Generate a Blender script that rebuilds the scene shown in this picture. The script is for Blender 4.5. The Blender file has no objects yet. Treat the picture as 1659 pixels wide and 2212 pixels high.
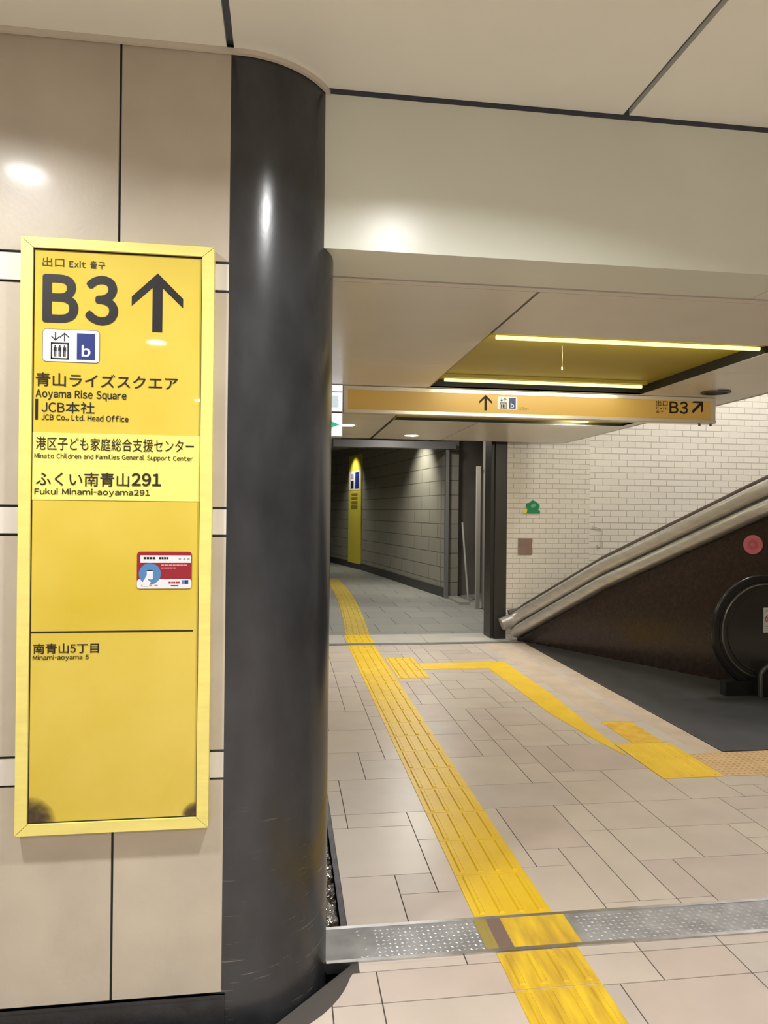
import bpy, math, random
from math import sin, cos, pi, radians
from mathutils import Vector, Matrix
random.seed(7)
scene = bpy.context.scene
COL = scene.collection

# ------------------------------------------------------------------ camera
CAM = Vector((0, 0, 1.5))
yaw, pitch, roll = radians(7.7864), radians(-0.0682), radians(0.6158)
F = Vector((sin(yaw) * cos(pitch), cos(yaw) * cos(pitch), -sin(pitch)))
R0 = Vector((cos(yaw), -sin(yaw), 0)); U0 = R0.cross(F)
RT = R0 * cos(roll) + U0 * sin(roll); UP = U0 * cos(roll) - R0 * sin(roll)
cd = bpy.data.cameras.new('camera'); cam = bpy.data.objects.new('camera', cd); COL.objects.link(cam)
cd.sensor_fit = 'HORIZONTAL'; cd.sensor_width = 36.0; cd.lens = 1555.57 / 1659 * 36.0
cd.clip_start = 0.05; cd.clip_end = 200
M = Matrix.Identity(4)
for r in range(3):
    M[r][0], M[r][1], M[r][2], M[r][3] = RT[r], UP[r], -F[r], CAM[r]
cam.matrix_world = M
scene.camera = cam

# ------------------------------------------------------------------ world, exposure, lamps
w = bpy.data.worlds.new('world'); scene.world = w; w.use_nodes = True
bg = w.node_tree.nodes['Background']; bg.inputs[0].default_value = (1, .97, .92, 1); bg.inputs[1].default_value = 0.25
scene.view_settings.view_transform = 'Standard'; scene.view_settings.look = 'None'
scene.view_settings.exposure = 0.0; scene.view_settings.gamma = 1.0
scene.view_settings.use_curve_mapping = False
HALL_W, LOW_W, SHAFT_W = 31.5, 10.0, 90.0

def lamp(name, loc, watts, size=.15, color=(1, .96, .9), kind='AREA', rot=None, spread=180, spot=60, blend=.6, parent=None, sy=None):
    l = bpy.data.lights.new(name, kind); l.energy = watts; l.color = color
    if kind == 'AREA':
        l.shape = 'DISK'; l.size = size; l.spread = radians(spread)
        if sy: l.shape = 'RECTANGLE'; l.size_y = sy
    elif kind == 'SPOT':
        l.spot_size = radians(spot); l.spot_blend = blend; l.shadow_soft_size = size
    else:
        l.shadow_soft_size = size
    o = bpy.data.objects.new(name, l); COL.objects.link(o)
    if parent:
        o.parent = parent; o.location = Vector(loc) - parent.location
    else:
        o.location = loc
    if rot: o.rotation_euler = rot
    return o

# ------------------------------------------------------------------ materials
MATS = {}
def mat(name, col, rough=.5, metal=0., var=0., vscale=4., bump=0., bscale=60., emit=None, estr=0., coat=0., crough=.1, spec=.5, col2=None, stretch=None, detail=4.):
    if name in MATS: return MATS[name]
    m = bpy.data.materials.new(name); m.use_nodes = True; nt = m.node_tree; b = nt.nodes['Principled BSDF']
    b.inputs['Base Color'].default_value = (*col, 1); b.inputs['Roughness'].default_value = rough
    b.inputs['Metallic'].default_value = metal; b.inputs['Specular IOR Level'].default_value = spec
    b.inputs['Coat Weight'].default_value = coat; b.inputs['Coat Roughness'].default_value = crough
    if emit:
        b.inputs['Emission Color'].default_value = (*emit, 1); b.inputs['Emission Strength'].default_value = estr
    vec = None
    if var or col2 or bump:
        tc = nt.nodes.new('ShaderNodeTexCoord'); mp = nt.nodes.new('ShaderNodeMapping')
        nt.links.new(tc.outputs['Object'], mp.inputs['Vector'])
        if stretch: mp.inputs['Scale'].default_value = stretch
        vec = mp.outputs['Vector']
    if var or col2:
        n = nt.nodes.new('ShaderNodeTexNoise'); n.inputs['Scale'].default_value = vscale; n.inputs['Detail'].default_value = detail
        nt.links.new(vec, n.inputs['Vector'])
        cr = nt.nodes.new('ShaderNodeValToRGB'); cr.color_ramp.elements[0].position = .34; cr.color_ramp.elements[1].position = .68
        if col2 is None:
            a = tuple(c * (1 - var) for c in col); z = tuple(min(1, c * (1 + var)) for c in col)
        else:
            a, z = col, col2
        cr.color_ramp.elements[0].color = (*a, 1); cr.color_ramp.elements[1].color = (*z, 1)
        nt.links.new(n.outputs['Fac'], cr.inputs['Fac']); nt.links.new(cr.outputs['Color'], b.inputs['Base Color'])
    if bump:
        n2 = nt.nodes.new('ShaderNodeTexNoise'); n2.inputs['Scale'].default_value = bscale; n2.inputs['Detail'].default_value = 3
        nt.links.new(vec, n2.inputs['Vector'])
        bp = nt.nodes.new('ShaderNodeBump'); bp.inputs['Strength'].default_value = bump; bp.inputs['Distance'].default_value = .01
        nt.links.new(n2.outputs['Fac'], bp.inputs['Height']); nt.links.new(bp.outputs['Normal'], b.inputs['Normal'])
    MATS[name] = m
    return m

def brick_mat(name, c1, c2, mortar, bw, rh, ms, rough=.4, axis='XZ', offset=.5, bump=.4):
    m = bpy.data.materials.new(name); m.use_nodes = True; nt = m.node_tree; b = nt.nodes['Principled BSDF']
    tc = nt.nodes.new('ShaderNodeTexCoord'); sp = nt.nodes.new('ShaderNodeSeparateXYZ'); cb = nt.nodes.new('ShaderNodeCombineXYZ')
    nt.links.new(tc.outputs['Object'], sp.inputs[0])
    nt.links.new(sp.outputs[axis[0]], cb.inputs['X']); nt.links.new(sp.outputs[axis[1]], cb.inputs['Y'])
    br = nt.nodes.new('ShaderNodeTexBrick'); br.offset = offset
    br.inputs['Color1'].default_value = (*c1, 1); br.inputs['Color2'].default_value = (*c2, 1); br.inputs['Mortar'].default_value = (*mortar, 1)
    br.inputs['Scale'].default_value = 1; br.inputs['Brick Width'].default_value = bw; br.inputs['Row Height'].default_value = rh
    br.inputs['Mortar Size'].default_value = ms; br.inputs['Mortar Smooth'].default_value = .2
    nt.links.new(cb.outputs[0], br.inputs['Vector'])
    nt.links.new(br.outputs['Color'], b.inputs['Base Color']); b.inputs['Roughness'].default_value = rough
    bp = nt.nodes.new('ShaderNodeBump'); bp.inputs['Strength'].default_value = bump; bp.inputs['Distance'].default_value = .004; bp.invert = True
    nt.links.new(br.outputs['Fac'], bp.inputs['Height']); nt.links.new(bp.outputs['Normal'], b.inputs['Normal'])
    MATS[name] = m
    return m

PANEL = mat('wall_panel_beige', (.485, .43, .35), .36, var=.07, vscale=5, bump=.03, bscale=90, coat=.10, crough=.12, spec=.3)
PANEL_LIGHT = mat('wall_band_pale', (.64, .60, .54), .4, var=.05, vscale=9, stretch=(6, 1, .6))
JOINT = mat('joint_dark', (.012, .012, .014), .6)
CEIL = mat('ceiling_panel_cream', (.84, .835, .755), .30, var=.02, vscale=2)
BEAM = mat('beam_panel_cream', (.68, .70, .61), .285, var=.03, vscale=2, bump=.008, bscale=5, spec=.42)
CEILJ = mat('ceiling_gap_dark', (.10, .11, .14), .6)
COLM = mat('column_charcoal', (.027, .029, .033), .24, var=.22, vscale=10, bump=.02, bscale=50, stretch=(1, 1, .5), spec=.55)
GRANITE_BLACK = mat('baseboard_black_stone', (.02, .021, .024), .4, var=.3, vscale=14, bump=.1, bscale=50)
TILE_A = mat('floor_tile_beige', (.585, .50, .43), .33, var=.06, vscale=3.5)
TILE_B = mat('floor_tile_pink_beige', (.56, .465, .405), .35, var=.06, vscale=4)
TILE_C = mat('floor_tile_grey_beige', (.545, .475, .42), .35, var=.06, vscale=4)
TILE_D = mat('floor_tile_light', (.60, .52, .44), .33, var=.05, vscale=3)
GROUT = mat('floor_grout', (.075, .066, .06), .8)
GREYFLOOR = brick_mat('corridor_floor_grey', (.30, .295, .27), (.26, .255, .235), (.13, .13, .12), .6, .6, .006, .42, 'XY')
STEEL = mat('steel_brushed', (.55, .55, .56), .32, 1., var=.15, vscale=12)
STEEL_DARK = mat('steel_dark', (.10, .10, .115), .45, .7, var=.25, vscale=18)
STEEL_PALE = mat('steel_pale', (.50, .48, .45), .38, .55, var=.1, vscale=8, stretch=(1, 1, 3))
YELLOW_TACT = mat('tactile_yellow', (.80, .51, .006), .42, var=0, vscale=5, col2=(.88, .59, .010), bump=.05, bscale=40)
YELLOW_WORN = mat('tactile_yellow_worn', (.56, .34, .03), .42, vscale=3.5, col2=(.86, .58, .025), stretch=(7, 1.3, 1))
TAN_TACT = mat('tactile_tan', (.62, .42, .20), .5, var=.07, vscale=8)
TAN_FLOOR = mat('border_tile_tan', (.56, .45, .34), .42, var=.08, vscale=5)
SIGN_FRAME = mat('sign_frame_yellow', (.76, .66, .19), .42, var=.05, vscale=10, stretch=(1, 1, 5))
SIGN_PANEL = mat('sign_panel_yellow', (.57, .425, .045), .03, vscale=2.2, col2=(.66, .52, .10), spec=.5)
SIGN_PALE = mat('sign_strip_pale_yellow', (.80, .73, .19), .3, var=.03, vscale=5)
INK = mat('ink_black', (.010, .009, .010), .5, spec=.35)
INK_SOFT = mat('ink_brown', (.03, .024, .012), .7, spec=.2)
WHITE = mat('print_white', (.68, .68, .72), .35)
BLUE = mat('print_blue', (.012, .026, .17), .4)
RED = mat('print_red', (.26, .012, .024), .4)
SKY = mat('print_sky_blue', (.075, .20, .42), .4)
GREYINK = mat('print_grey', (.30, .29, .30), .5)
GRIME = mat('grime', (.16, .11, .06), .6)

def scuffs(m, zmax, col):
    nt = m.node_tree; b = nt.nodes['Principled BSDF']; src = b.inputs['Base Color'].links[0].from_socket
    tc = nt.nodes.new('ShaderNodeTexCoord'); mp = nt.nodes.new('ShaderNodeMapping'); mp.inputs['Scale'].default_value = (7, 7, 130); mp.inputs['Rotation'].default_value = (.10, .06, 0)
    nt.links.new(tc.outputs['Object'], mp.inputs[0]); n = nt.nodes.new('ShaderNodeTexNoise'); n.inputs['Scale'].default_value = 1; n.inputs['Detail'].default_value = 2
    nt.links.new(mp.outputs[0], n.inputs['Vector']); r = nt.nodes.new('ShaderNodeMapRange'); r.inputs[1].default_value = .66; r.inputs[2].default_value = .76
    nt.links.new(n.outputs['Fac'], r.inputs[0]); sp = nt.nodes.new('ShaderNodeSeparateXYZ'); nt.links.new(tc.outputs['Object'], sp.inputs[0])
    z = nt.nodes.new('ShaderNodeMapRange'); z.inputs[1].default_value = zmax; z.inputs[2].default_value = .1; nt.links.new(sp.outputs['Z'], z.inputs[0])
    mu = nt.nodes.new('ShaderNodeMath'); mu.operation = 'MULTIPLY'; nt.links.new(r.outputs[0], mu.inputs[0]); nt.links.new(z.outputs[0], mu.inputs[1])
    mx = nt.nodes.new('ShaderNodeMix'); mx.data_type = 'RGBA'; nt.links.new(mu.outputs[0], mx.inputs[0]); nt.links.new(src, mx.inputs[6]); mx.inputs[7].default_value = (*col, 1)
    nt.links.new(mx.outputs[2], b.inputs['Base Color'])
scuffs(COLM, .75, (.20, .18, .15))

# ------------------------------------------------------------------ mesh builder
class MB:
    def __init__(s): s.v, s.f, s.m, s.sm = [], [], [], []
    def add(s, vs, fs, mi=0, smooth=False):
        o = len(s.v); s.v += [tuple(v) for v in vs]
        for f in fs: s.f.append([i + o for i in f]); s.m.append(mi); s.sm.append(smooth)
        return s
    def box(s, x0, x1, y0, y1, z0, z1, mi=0):
        vs = [(x, y, z) for z in (z0, z1) for y in (y0, y1) for x in (x0, x1)]
        return s.add(vs, [(0, 2, 3, 1), (4, 5, 7, 6), (0, 1, 5, 4), (2, 6, 7, 3), (0, 4, 6, 2), (1, 3, 7, 5)], mi)
    def bevbox(s, x0, x1, y0, y1, z0, z1, b, mi=0):           # top edges chamfered
        vs = [(x0, y0, z0), (x1, y0, z0), (x1, y1, z0), (x0, y1, z0), (x0, y0, z1 - b), (x1, y0, z1 - b), (x1, y1, z1 - b), (x0, y1, z1 - b),
              (x0 + b, y0 + b, z1), (x1 - b, y0 + b, z1), (x1 - b, y1 - b, z1), (x0 + b, y1 - b, z1)]
        fs = [(3, 2, 1, 0), (8, 9, 10, 11)]
        for a in range(4):
            n = (a + 1) % 4; fs += [(a, n, 4 + n, 4 + a), (4 + a, 4 + n, 8 + n, 8 + a)]
        return s.add(vs, fs, mi)
    def prism(s, pts, lo, hi, axis='Z', mi=0, smooth=False):          # polygon (ccw) extruded along an axis
        def P(p, t): return {'Z': (p[0], p[1], t), 'Y': (p[0], t, p[1]), 'X': (t, p[0], p[1])}[axis]
        n = len(pts); vs = [P(p, lo) for p in pts] + [P(p, hi) for p in pts]
        s.add(vs, [list(range(n))[::-1], [i + n for i in range(n)]], mi)
        s.add(vs, [(i, (i + 1) % n, n + (i + 1) % n, n + i) for i in range(n)], mi, smooth)
        return s
    def cyl(s, c, r, z0, z1, n=32, mi=0, axis='Z', a0=0, a1=2 * pi):
        pts = [(c[0] + r * cos(a0 + (a1 - a0) * i / n), c[1] + r * sin(a0 + (a1 - a0) * i / n)) for i in range(n)]
        return s.prism(pts, z0, z1, axis, mi, True)
    def ring(s, c, r0, r1, z0, z1, n=32, mi=0):
        P = lambda r, i, z: (c[0] + r * cos(2 * pi * i / n), c[1] + r * sin(2 * pi * i / n), z)
        vs = []
        for i in range(n): vs += [P(r0, i, z0), P(r1, i, z0), P(r1, i, z1), P(r0, i, z1)]
        fs = []
        for i in range(n):
            a, b = 4 * i, 4 * ((i + 1) % n)
            for k in range(4): fs.append((a + k, a + (k + 1) % 4, b + (k + 1) % 4, b + k))
        return s.add(vs, fs, mi)
    def sweep(s, path, prof, up=Vector((0, 0, 1)), closed=False, mi=0, smooth=True, caps=True):   # profile (side, up) along path
        path = [Vector(p) for p in path]; n = len(path); k = len(prof); vs = []
        for i, p in enumerate(path):
            a = path[(i - 1) % n] if (i or closed) else p; b = path[(i + 1) % n] if (i < n - 1 or closed) else p
            t = (b - a).normalized(); sd = t.cross(up)
            sd = sd.normalized() if sd.length > 1e-5 else Vector((1, 0, 0)); u = sd.cross(t).normalized()
            vs += [tuple(p + sd * q[0] + u * q[1]) for q in prof]
        fs = []
        for i in range(n if closed else n - 1):
            j = (i + 1) % n
            for q in range(k): fs.append((i * k + q, i * k + (q + 1) % k, j * k + (q + 1) % k, j * k + q))
        s.add(vs, fs, mi, smooth)
        if caps and not closed:
            s.add(vs, [list(range(k))[::-1], [(n - 1) * k + q for q in range(k)]], mi)
        return s
    def tube(s, path, r, n=10, up=Vector((0, 0, 1)), closed=False, mi=0):
        return s.sweep(path, [(r * cos(2 * pi * i / n), r * sin(2 * pi * i / n)) for i in range(n)], up, closed, mi)

def root_of(p):
    while p.parent: p = p.parent
    return p
def obj(name, mb, mats, parent=None, label=None, cat=None, group=None, kind=None):
    off = root_of(parent).location if parent else Vector((0, 0, 0))
    me = bpy.data.meshes.new(name)
    me.from_pydata([(v[0] - off[0], v[1] - off[1], v[2] - off[2]) for v in mb.v], [], mb.f)
    for m in (mats if isinstance(mats, (list, tuple)) else [mats]): me.materials.append(m)
    for i, p in enumerate(me.polygons): p.material_index = mb.m[i]; p.use_smooth = mb.sm[i]
    import bmesh
    bm = bmesh.new(); bm.from_mesh(me); bmesh.ops.recalc_face_normals(bm, faces=bm.faces); bm.to_mesh(me); bm.free()
    me.update()
    o = bpy.data.objects.new(name, me); COL.objects.link(o)
    if parent: o.parent = parent
    tag(o, label, cat, group, kind)
    return o
def tag(o, label=None, cat=None, group=None, kind=None):
    if label: o['label'] = label
    if cat: o['category'] = cat
    if group: o['group'] = group
    if kind: o['kind'] = kind
def thing(name, loc, label, cat, group=None):
    o = bpy.data.objects.new(name, None); o.empty_display_size = .1; COL.objects.link(o); o.location = loc
    tag(o, label, cat, group); return o
def struct(name, mb, mats, label=None): return obj(name, mb, mats, None, label, None, None, 'structure')
def copy_tree(o, parent=None):
    c = o.copy(); COL.objects.link(c)
    if parent: c.parent = parent
    for ch in [x for x in bpy.data.objects if x.parent == o]: copy_tree(ch, c)
    return c

GLYPHS = {}
def glyph(ch):
    """outline of one character (Latin letters in their full-width form, a humanist sans)"""
    if ch not in GLYPHS:
        c = bpy.data.curves.new('glyph', 'FONT'); c.resolution_u = 5
        c.body = chr(ord(ch) + 0xFEE0) if 33 <= ord(ch) <= 126 else ch
        t = bpy.data.objects.new('glyph', c); COL.objects.link(t); bpy.context.view_layer.update()
        me = bpy.data.meshes.new_from_object(t.evaluated_get(bpy.context.evaluated_depsgraph_get()))
        vs = [(v.co.x, v.co.y) for v in me.vertices]; fs = [tuple(p.vertices) for p in me.polygons]
        COL.objects.unlink(t); bpy.data.objects.remove(t); bpy.data.meshes.remove(me); bpy.data.curves.remove(c)
        GLYPHS[ch] = (vs, fs)
    return GLYPHS[ch]
def text(name, body, box, y, material, parent, bold=0., label=None, eps=.0012):
    """flat printed lettering on a plane facing -Y, fitted to (x0, x1, ztop, zbottom)"""
    x0, x1, zt, zb = box; V, FC = [], []; pen = 0
    for ch in body:
        if ch == ' ': pen += .30; continue
        vs, fs = glyph(ch); lat = ord(ch) < 127
        if lat:
            ax = min(v[0] for v in vs); wd = max(v[0] for v in vs) - ax; k = .36 if ch == '-' else .80; gap = .085 + bold
            nv = [(pen + gap / 2 + (v[0] - ax) * k, v[1]) for v in vs]; adv = wd * k + gap
        else:
            nv = [(pen + v[0], v[1]) for v in vs]; adv = 1.0
        shifts = [(0, 0)] if bold <= 0 else [(bold * cos(a), bold * sin(a)) for a in [pi / 4 * q for q in range(8)]] + [(0, 0)]
        for q_, (dx, dy) in enumerate(shifts):
            o_ = len(V); V += [(v[0] + dx, v[1] + dy, q_ * 3e-5) for v in nv]; FC += [tuple(q + o_ for q in f) for f in fs]
        pen += adv
    ax, bx = min(v[0] for v in V), max(v[0] for v in V); ay, by = min(v[1] for v in V), max(v[1] for v in V)
    off = root_of(parent).location; me = bpy.data.meshes.new(name)
    me.from_pydata([(x0 + (v[0] - ax) / (bx - ax) * (x1 - x0) - off[0], y - eps - v[2] - off[1], zb + (v[1] - ay) / (by - ay) * (zt - zb) - off[2]) for v in V], [], FC)
    me.materials.append(material)
    o = bpy.data.objects.new(name, me); COL.objects.link(o); o.parent = parent
    if label: o['label'] = label
    return o
def flat(name, pts, y, material, parent, t=.0008, eps=0., label=None):      # thin printed shape on a plane facing -Y
    return obj(name, MB().prism(pts, y - t - eps, y - eps, 'Y'), material, parent, label)
def rect(x0, x1, z0, z1): return [(x0, z0), (x1, z0), (x1, z1), (x0, z1)]
def rrect(x0, x1, z0, z1, r, n=5):
    p = []
    for cx, cz, a in ((x1 - r, z1 - r, 0), (x0 + r, z1 - r, 90), (x0 + r, z0 + r, 180), (x1 - r, z0 + r, 270)):
        p += [(cx + r * cos(radians(a + 90 * i / n)), cz + r * sin(radians(a + 90 * i / n))) for i in range(n + 1)]
    return p
def arrow_up(cx, zt, zb, w, st, th):      # arrow glyph: chevron head with slanted tails cut upright and a stem
    hz = w / 2 * .98
    return [(cx, zt), (cx + w / 2, zt - hz), (cx + w / 2, zt - hz - th), (cx + st / 2, zt - th * 1.05 - st / 2), (cx + st / 2, zb),
            (cx - st / 2, zb), (cx - st / 2, zt - th * 1.05 - st / 2), (cx - w / 2, zt - hz - th), (cx - w / 2, zt - hz)]
def turn(pts, ang, c):
    a = radians(ang); return [(c[0] + (x - c[0]) * cos(a) - (z - c[1]) * sin(a), c[1] + (x - c[0]) * sin(a) + (z - c[1]) * cos(a)) for x, z in pts]

# ================================================================== SETTING
WY, ZC, ZL = 2.13, 2.837, 2.337           # wall plane, high ceiling, low ceiling
CX, CY, CR = -.15, 2.43, .30              # column
BY0, BY1 = 2.285, 2.555                   # beam front and back
CE = 8.05                                 # end of the low ceiling

# wall with the sign: panels, pale bands and dark joints
b = MB(); b.box(-4.5, -.165, WY + .006, WY + .15, 0, ZC + .03, 2)
rows = [(.108, .722, 0), (.729, .802, 1), (.810, 1.424, 0), (1.432, 1.505, 1), (1.512, 2.132, 0), (2.140, 2.215, 1), (2.223, ZC, 0)]
for z0, z1, k in rows:
    xs = [-.166, -.477, -1.10, -1.72, -2.34, -2.96, -3.58, -4.2] if not k else [-.166, -1.0, -1.41, -2.03, -2.65, -3.27, -3.89]
    for i in range(len(xs) - 1):
        b.box(xs[i + 1] + .0035, xs[i] - (.0035 if i else .004), WY, WY + .01, z0, z1, k)
struct('wall_left', b, [PANEL, PANEL_LIGHT, JOINT])
struct('baseboard_left', MB().box(-4.5, -.16, WY - .004, WY + .02, -.06, .102).box(-4.5, -.16, WY - .006, WY + .02, .094, .102), GRANITE_BLACK)

# column
n = 96
b = MB(); pts = [(CX + CR * cos(2 * pi * i / n), CY + CR * sin(2 * pi * i / n)) for i in range(n)]
b.prism(pts, -.07, ZC - .002, 'Z', 0, True)
cl = thing('column', (CX, CY, 0), 'round charcoal column with scuffed satin surface at the end of the sign wall', 'column')
obj('shaft', b, COLM, cl)
# rim moulding along the top of the wall and round the column
b = MB(); path = [(-4.5, WY - .002, ZC - .007), (-.9, WY - .002, ZC - .007), (-.16, WY - .002, ZC - .007)]
for i in range(1, 25):
    a = radians(-90 + i * 62 / 24); path.append((CX + (CR + .002) * cos(a), CY + (CR + .002) * sin(a), ZC - .007))
b.sweep(path, [(0, -.007), (.012, -.007), (.012, .0065), (0, .0065)], smooth=False)
struct('trim_1', b, mat('trim_cream', (.62, .56, .47), .4))

# high ceiling: panels between dark grooves
b = MB(); b.box(-4.5, 8, -7, BY0 + .1, ZC + .02, ZC + .05, 1)
xs = [-4.5, -3.0, -1.58, -.172, 1.112, 2.4, 3.69, 4.98, 6.3, 8]
for i in range(len(xs) - 1):
    for y0, y1 in ((-7, -4.4), (-4.4, -1.6), (-1.6, BY0 - .012)):
        b.box(xs[i] + .0105, xs[i + 1] - .0105, y0 + (.005 if y0 > -7 else 0), y1 - (.005 if y1 < 2 else 0), ZC, ZC + .02, 0)
struct('ceiling', b, [CEIL, CEILJ])

# beam across the hall, cream front, underside joints
b = MB(); x0 = .10
b.box(x0, 8, BY0 + .004, BY1, ZL + .004, ZC + .02, 1)
for a0, a1 in ((x0, 1.76), (1.763, 3.6), (3.603, 5.4), (5.403, 8)):
    b.box(a0, a1, BY0, BY1 - .006, ZL, ZL + .01, 0)
b.box(x0, 8, BY0 - .002, BY0 + .005, ZL - .001, ZC - .012, 0)
struct('ceiling_beam', b, [BEAM, CEILJ], 'deep cream painted beam crossing the passage ceiling right of the column')

# low ceiling with two long recesses
b = MB(); g = .006; x_l, x_r = -.3, 3.22
R1 = (.94, 2.42, 3.24, 4.70); R2 = (.955, 3.12, 4.98, 6.40)
def cpan(x0, x1, y0, y1): b.box(x0, x1, y0, y1, ZL, ZL + .012, 0)
ys = [BY1 + .004, BY1 + .055, 3.95, 4.98, 6.4, CE]
cpan(x_l, 8, BY1 + .012, BY1 + .05)
for y0, y1 in ((BY1 + .054, 3.95), (3.953, 4.98), (4.983, 6.44), (6.443, 7.25), (7.253, CE)): cpan(x_l, .935 - g, y0, y1)
cpan(.935 + g, 2.42, BY1 + .054, R1[2]); cpan(.935, R1[1], R1[3], R2[2])
cpan(.955 + g, 1.742 - g * .6, R2[3] + .01, CE); cpan(1.742 + g * .6, 3.2, R2[3] + .01, CE)
cpan(R2[1], x_r, 4.985, R2[3] + .004)
cpan(2.426, x_r, BY1 + .054, 3.88); cpan(2.426, x_r, 3.883, 4.98)
cpan(x_r + .003, 8, BY1 + .054, 4.3)
b.box(x_l, .925, BY1, CE, ZL + .014, ZL + .03, 1)
b.box(.925, 2.43, BY1, R1[2] - .02, ZL + .014, ZL + .03, 1); b.box(.925, 2.43, R1[3] + .02, R2[2] - .02, ZL + .014, ZL + .03, 1)
b.box(.925, x_r, R2[3] + .02, CE, ZL + .014, ZL + .03, 1); b.box(2.44, x_r, BY1, R2[2], ZL + .014, ZL + .03, 1)
b.box(R2[1] + .02, x_r, R2[2], R2[3] + .02, ZL + .014, ZL + .03, 1); b.box(x_r, 8, BY1, 4.3, ZL + .014, ZL + .03, 1)
b.box(x_r - .01, x_r + .02, 4.3, CE, ZL, 5.2, 0); b.box(x_r, 8, 4.29, 4.32, ZL, 5.2, 0); b.box(-.3, x_r, CE, CE + .02, ZL, 3.3, 1)
b.box(x_r, 8.2, 4.3, 8.9, 5.2, 5.25, 0)
o = struct('ceiling_passage', b, [mat('ceiling_passage_cream', (.68, .645, .56), .26, var=.02), mat('ceiling_gap_black', (.012, .011, .01), .7)])

# floor: beige ashlar tiles of mixed size on a 153.5 mm module
GX, GY, U = .31, 2.95, .1535
known = [(-1, 0, 3, 3), (0, 3, 2, 1), (-1, 3, 1, 1), (-1, 4, 1, 2), (2, 2, 1, 2), (2, -1, 1, 3), (-1, -3, 2, 3), (1, -1, 1, 1), (1, -3, 2, 2), (0, 4, 3, 3),
         (-1, 6, 1, 1), (-1, 7, 2, 3), (1, 7, 2, 2), (1, 9, 1, 1), (2, 9, 1, 4), (-1, 10, 3, 3),
         (4, -3, 2, 3), (6, -2, 1, 3), (7, -2, 1, 4), (6, -3, 2, 1), (8, -2, 1, 2), (8, -3, 1, 1), (9, -3, 3, 3), (4, 0, 1, 4), (5, 0, 1, 1), (5, 1, 2, 3),
         (7, 2, 1, 2), (8, 2, 2, 2), (10, 2, 3, 2), (8, 0, 2, 2), (10, 0, 2, 2), (12, 1, 1, 1), (12, 0, 1, 1), (12, -1, 3, 1), (12, -3, 2, 2), (13, 0, 3, 3), (4, 4, 4, 2), (8, 4, 2, 2), (10, 4, 2, 3), (12, 4, 2, 2), (14, 4, 1, 1), (14, 5, 2, 1), (13, 3, 3, 1),
         (-1, -5, 1, 1), (0, -5, 3, 1), (4, -5, 2, 1), (6, -5, 2, 1), (8, -5, 3, 1), (-1, -8, 1, 3), (0, -8, 3, 3), (4, -7, 1, 2), (5, -8, 3, 3), (8, -7, 3, 2)]
I0, I1, J0, J1 = -26, 40, -34, 36
occ = {}; tiles = []
for t in known:
    tiles.append(t)
    for i in range(t[0], t[0] + t[2]):
        for j in range(t[1], t[1] + t[3]): occ[i, j] = 1
sizes = [(3, 3), (3, 2), (2, 3), (3, 1), (1, 3), (2, 2), (2, 1), (1, 2)]
for j in range(J0, J1):
    for i in range(I0, I1):
        if (i, j) in occ: continue
        random.shuffle(sizes)
        for a, c in sizes + [(1, 1)]:
            cells = [(i + p, j + q) for p in range(a) for q in range(c)]
            if all(k not in occ and k[0] < I1 and k[1] < J1 for k in cells) and not (j < -4 and j + c > -4):
                for k in cells: occ[k] = 1
                tiles.append((i, j, a, c)); break
EDGE = .238
def gtop(x):                      # where the drainage gutter cuts the floor in front of wall and column
    if x < CX: return 2.04
    if x < CX + .388: return CY - math.sqrt(max(0, .39 ** 2 - (x - CX) ** 2))
    return 1e9
def clip_tile(x0, x1, y0, y1):
    x0 = max(x0, -4.5)
    if x1 > EDGE and x0 < EDGE and y1 > CY: 
        if y0 >= CY: return rect(EDGE, x1, y0, y1) if x1 - EDGE > .01 else None
    if y0 >= CY and x1 <= EDGE: return None
    if x0 >= EDGE or y1 <= 2.04: return rect(x0, x1, y0, y1)
    top = []
    N = 14
    for k in range(N + 1):
        x = x0 + (x1 - x0) * k / N; y = min(y1, gtop(x))
        if y > y0 + .002: top.append((x, y))
    if len(top) < 2 or top[-1][0] - top[0][0] < .005: return None
    return [(top[0][0], y0), (top[-1][0], y0)] + top[::-1]
b = MB(); q = .0022
YEND = 8.10
for i, j, a, c in tiles:
    x0, x1, y0, y1 = GX + i * U, GX + (i + a) * U, GY + j * U, GY + (j + c) * U
    y1 = min(y1, YEND); x1 = min(x1, 7)
    if y1 - y0 < .02 or x1 - x0 < .02: continue
    if x0 >= 2.53 and y0 > 3.84: continue
    pl = clip_tile(x0 + q, x1 - q, y0 + q, y1 - q)
    if pl: b.prism(pl, -.04, 0, 'Z', random.choice((0, 0, 1, 2, 3, 3)))
g4 = 4
pl = clip_tile(-4.5, EDGE, -2.3, 2.42); b.prism(pl, -.05, -.0025, 'Z', g4)
b.box(EDGE, 7, -2.3, YEND, -.05, -.0025, g4); b.box(-4.5, 7, -7, -2.3, -.05, -.001, 0)
b.box(-4.5, 7, -7, 8.6, -.12, -.085, g4)
struct('floor', b, [TILE_A, TILE_B, TILE_C, TILE_D, GROUT])

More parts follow.
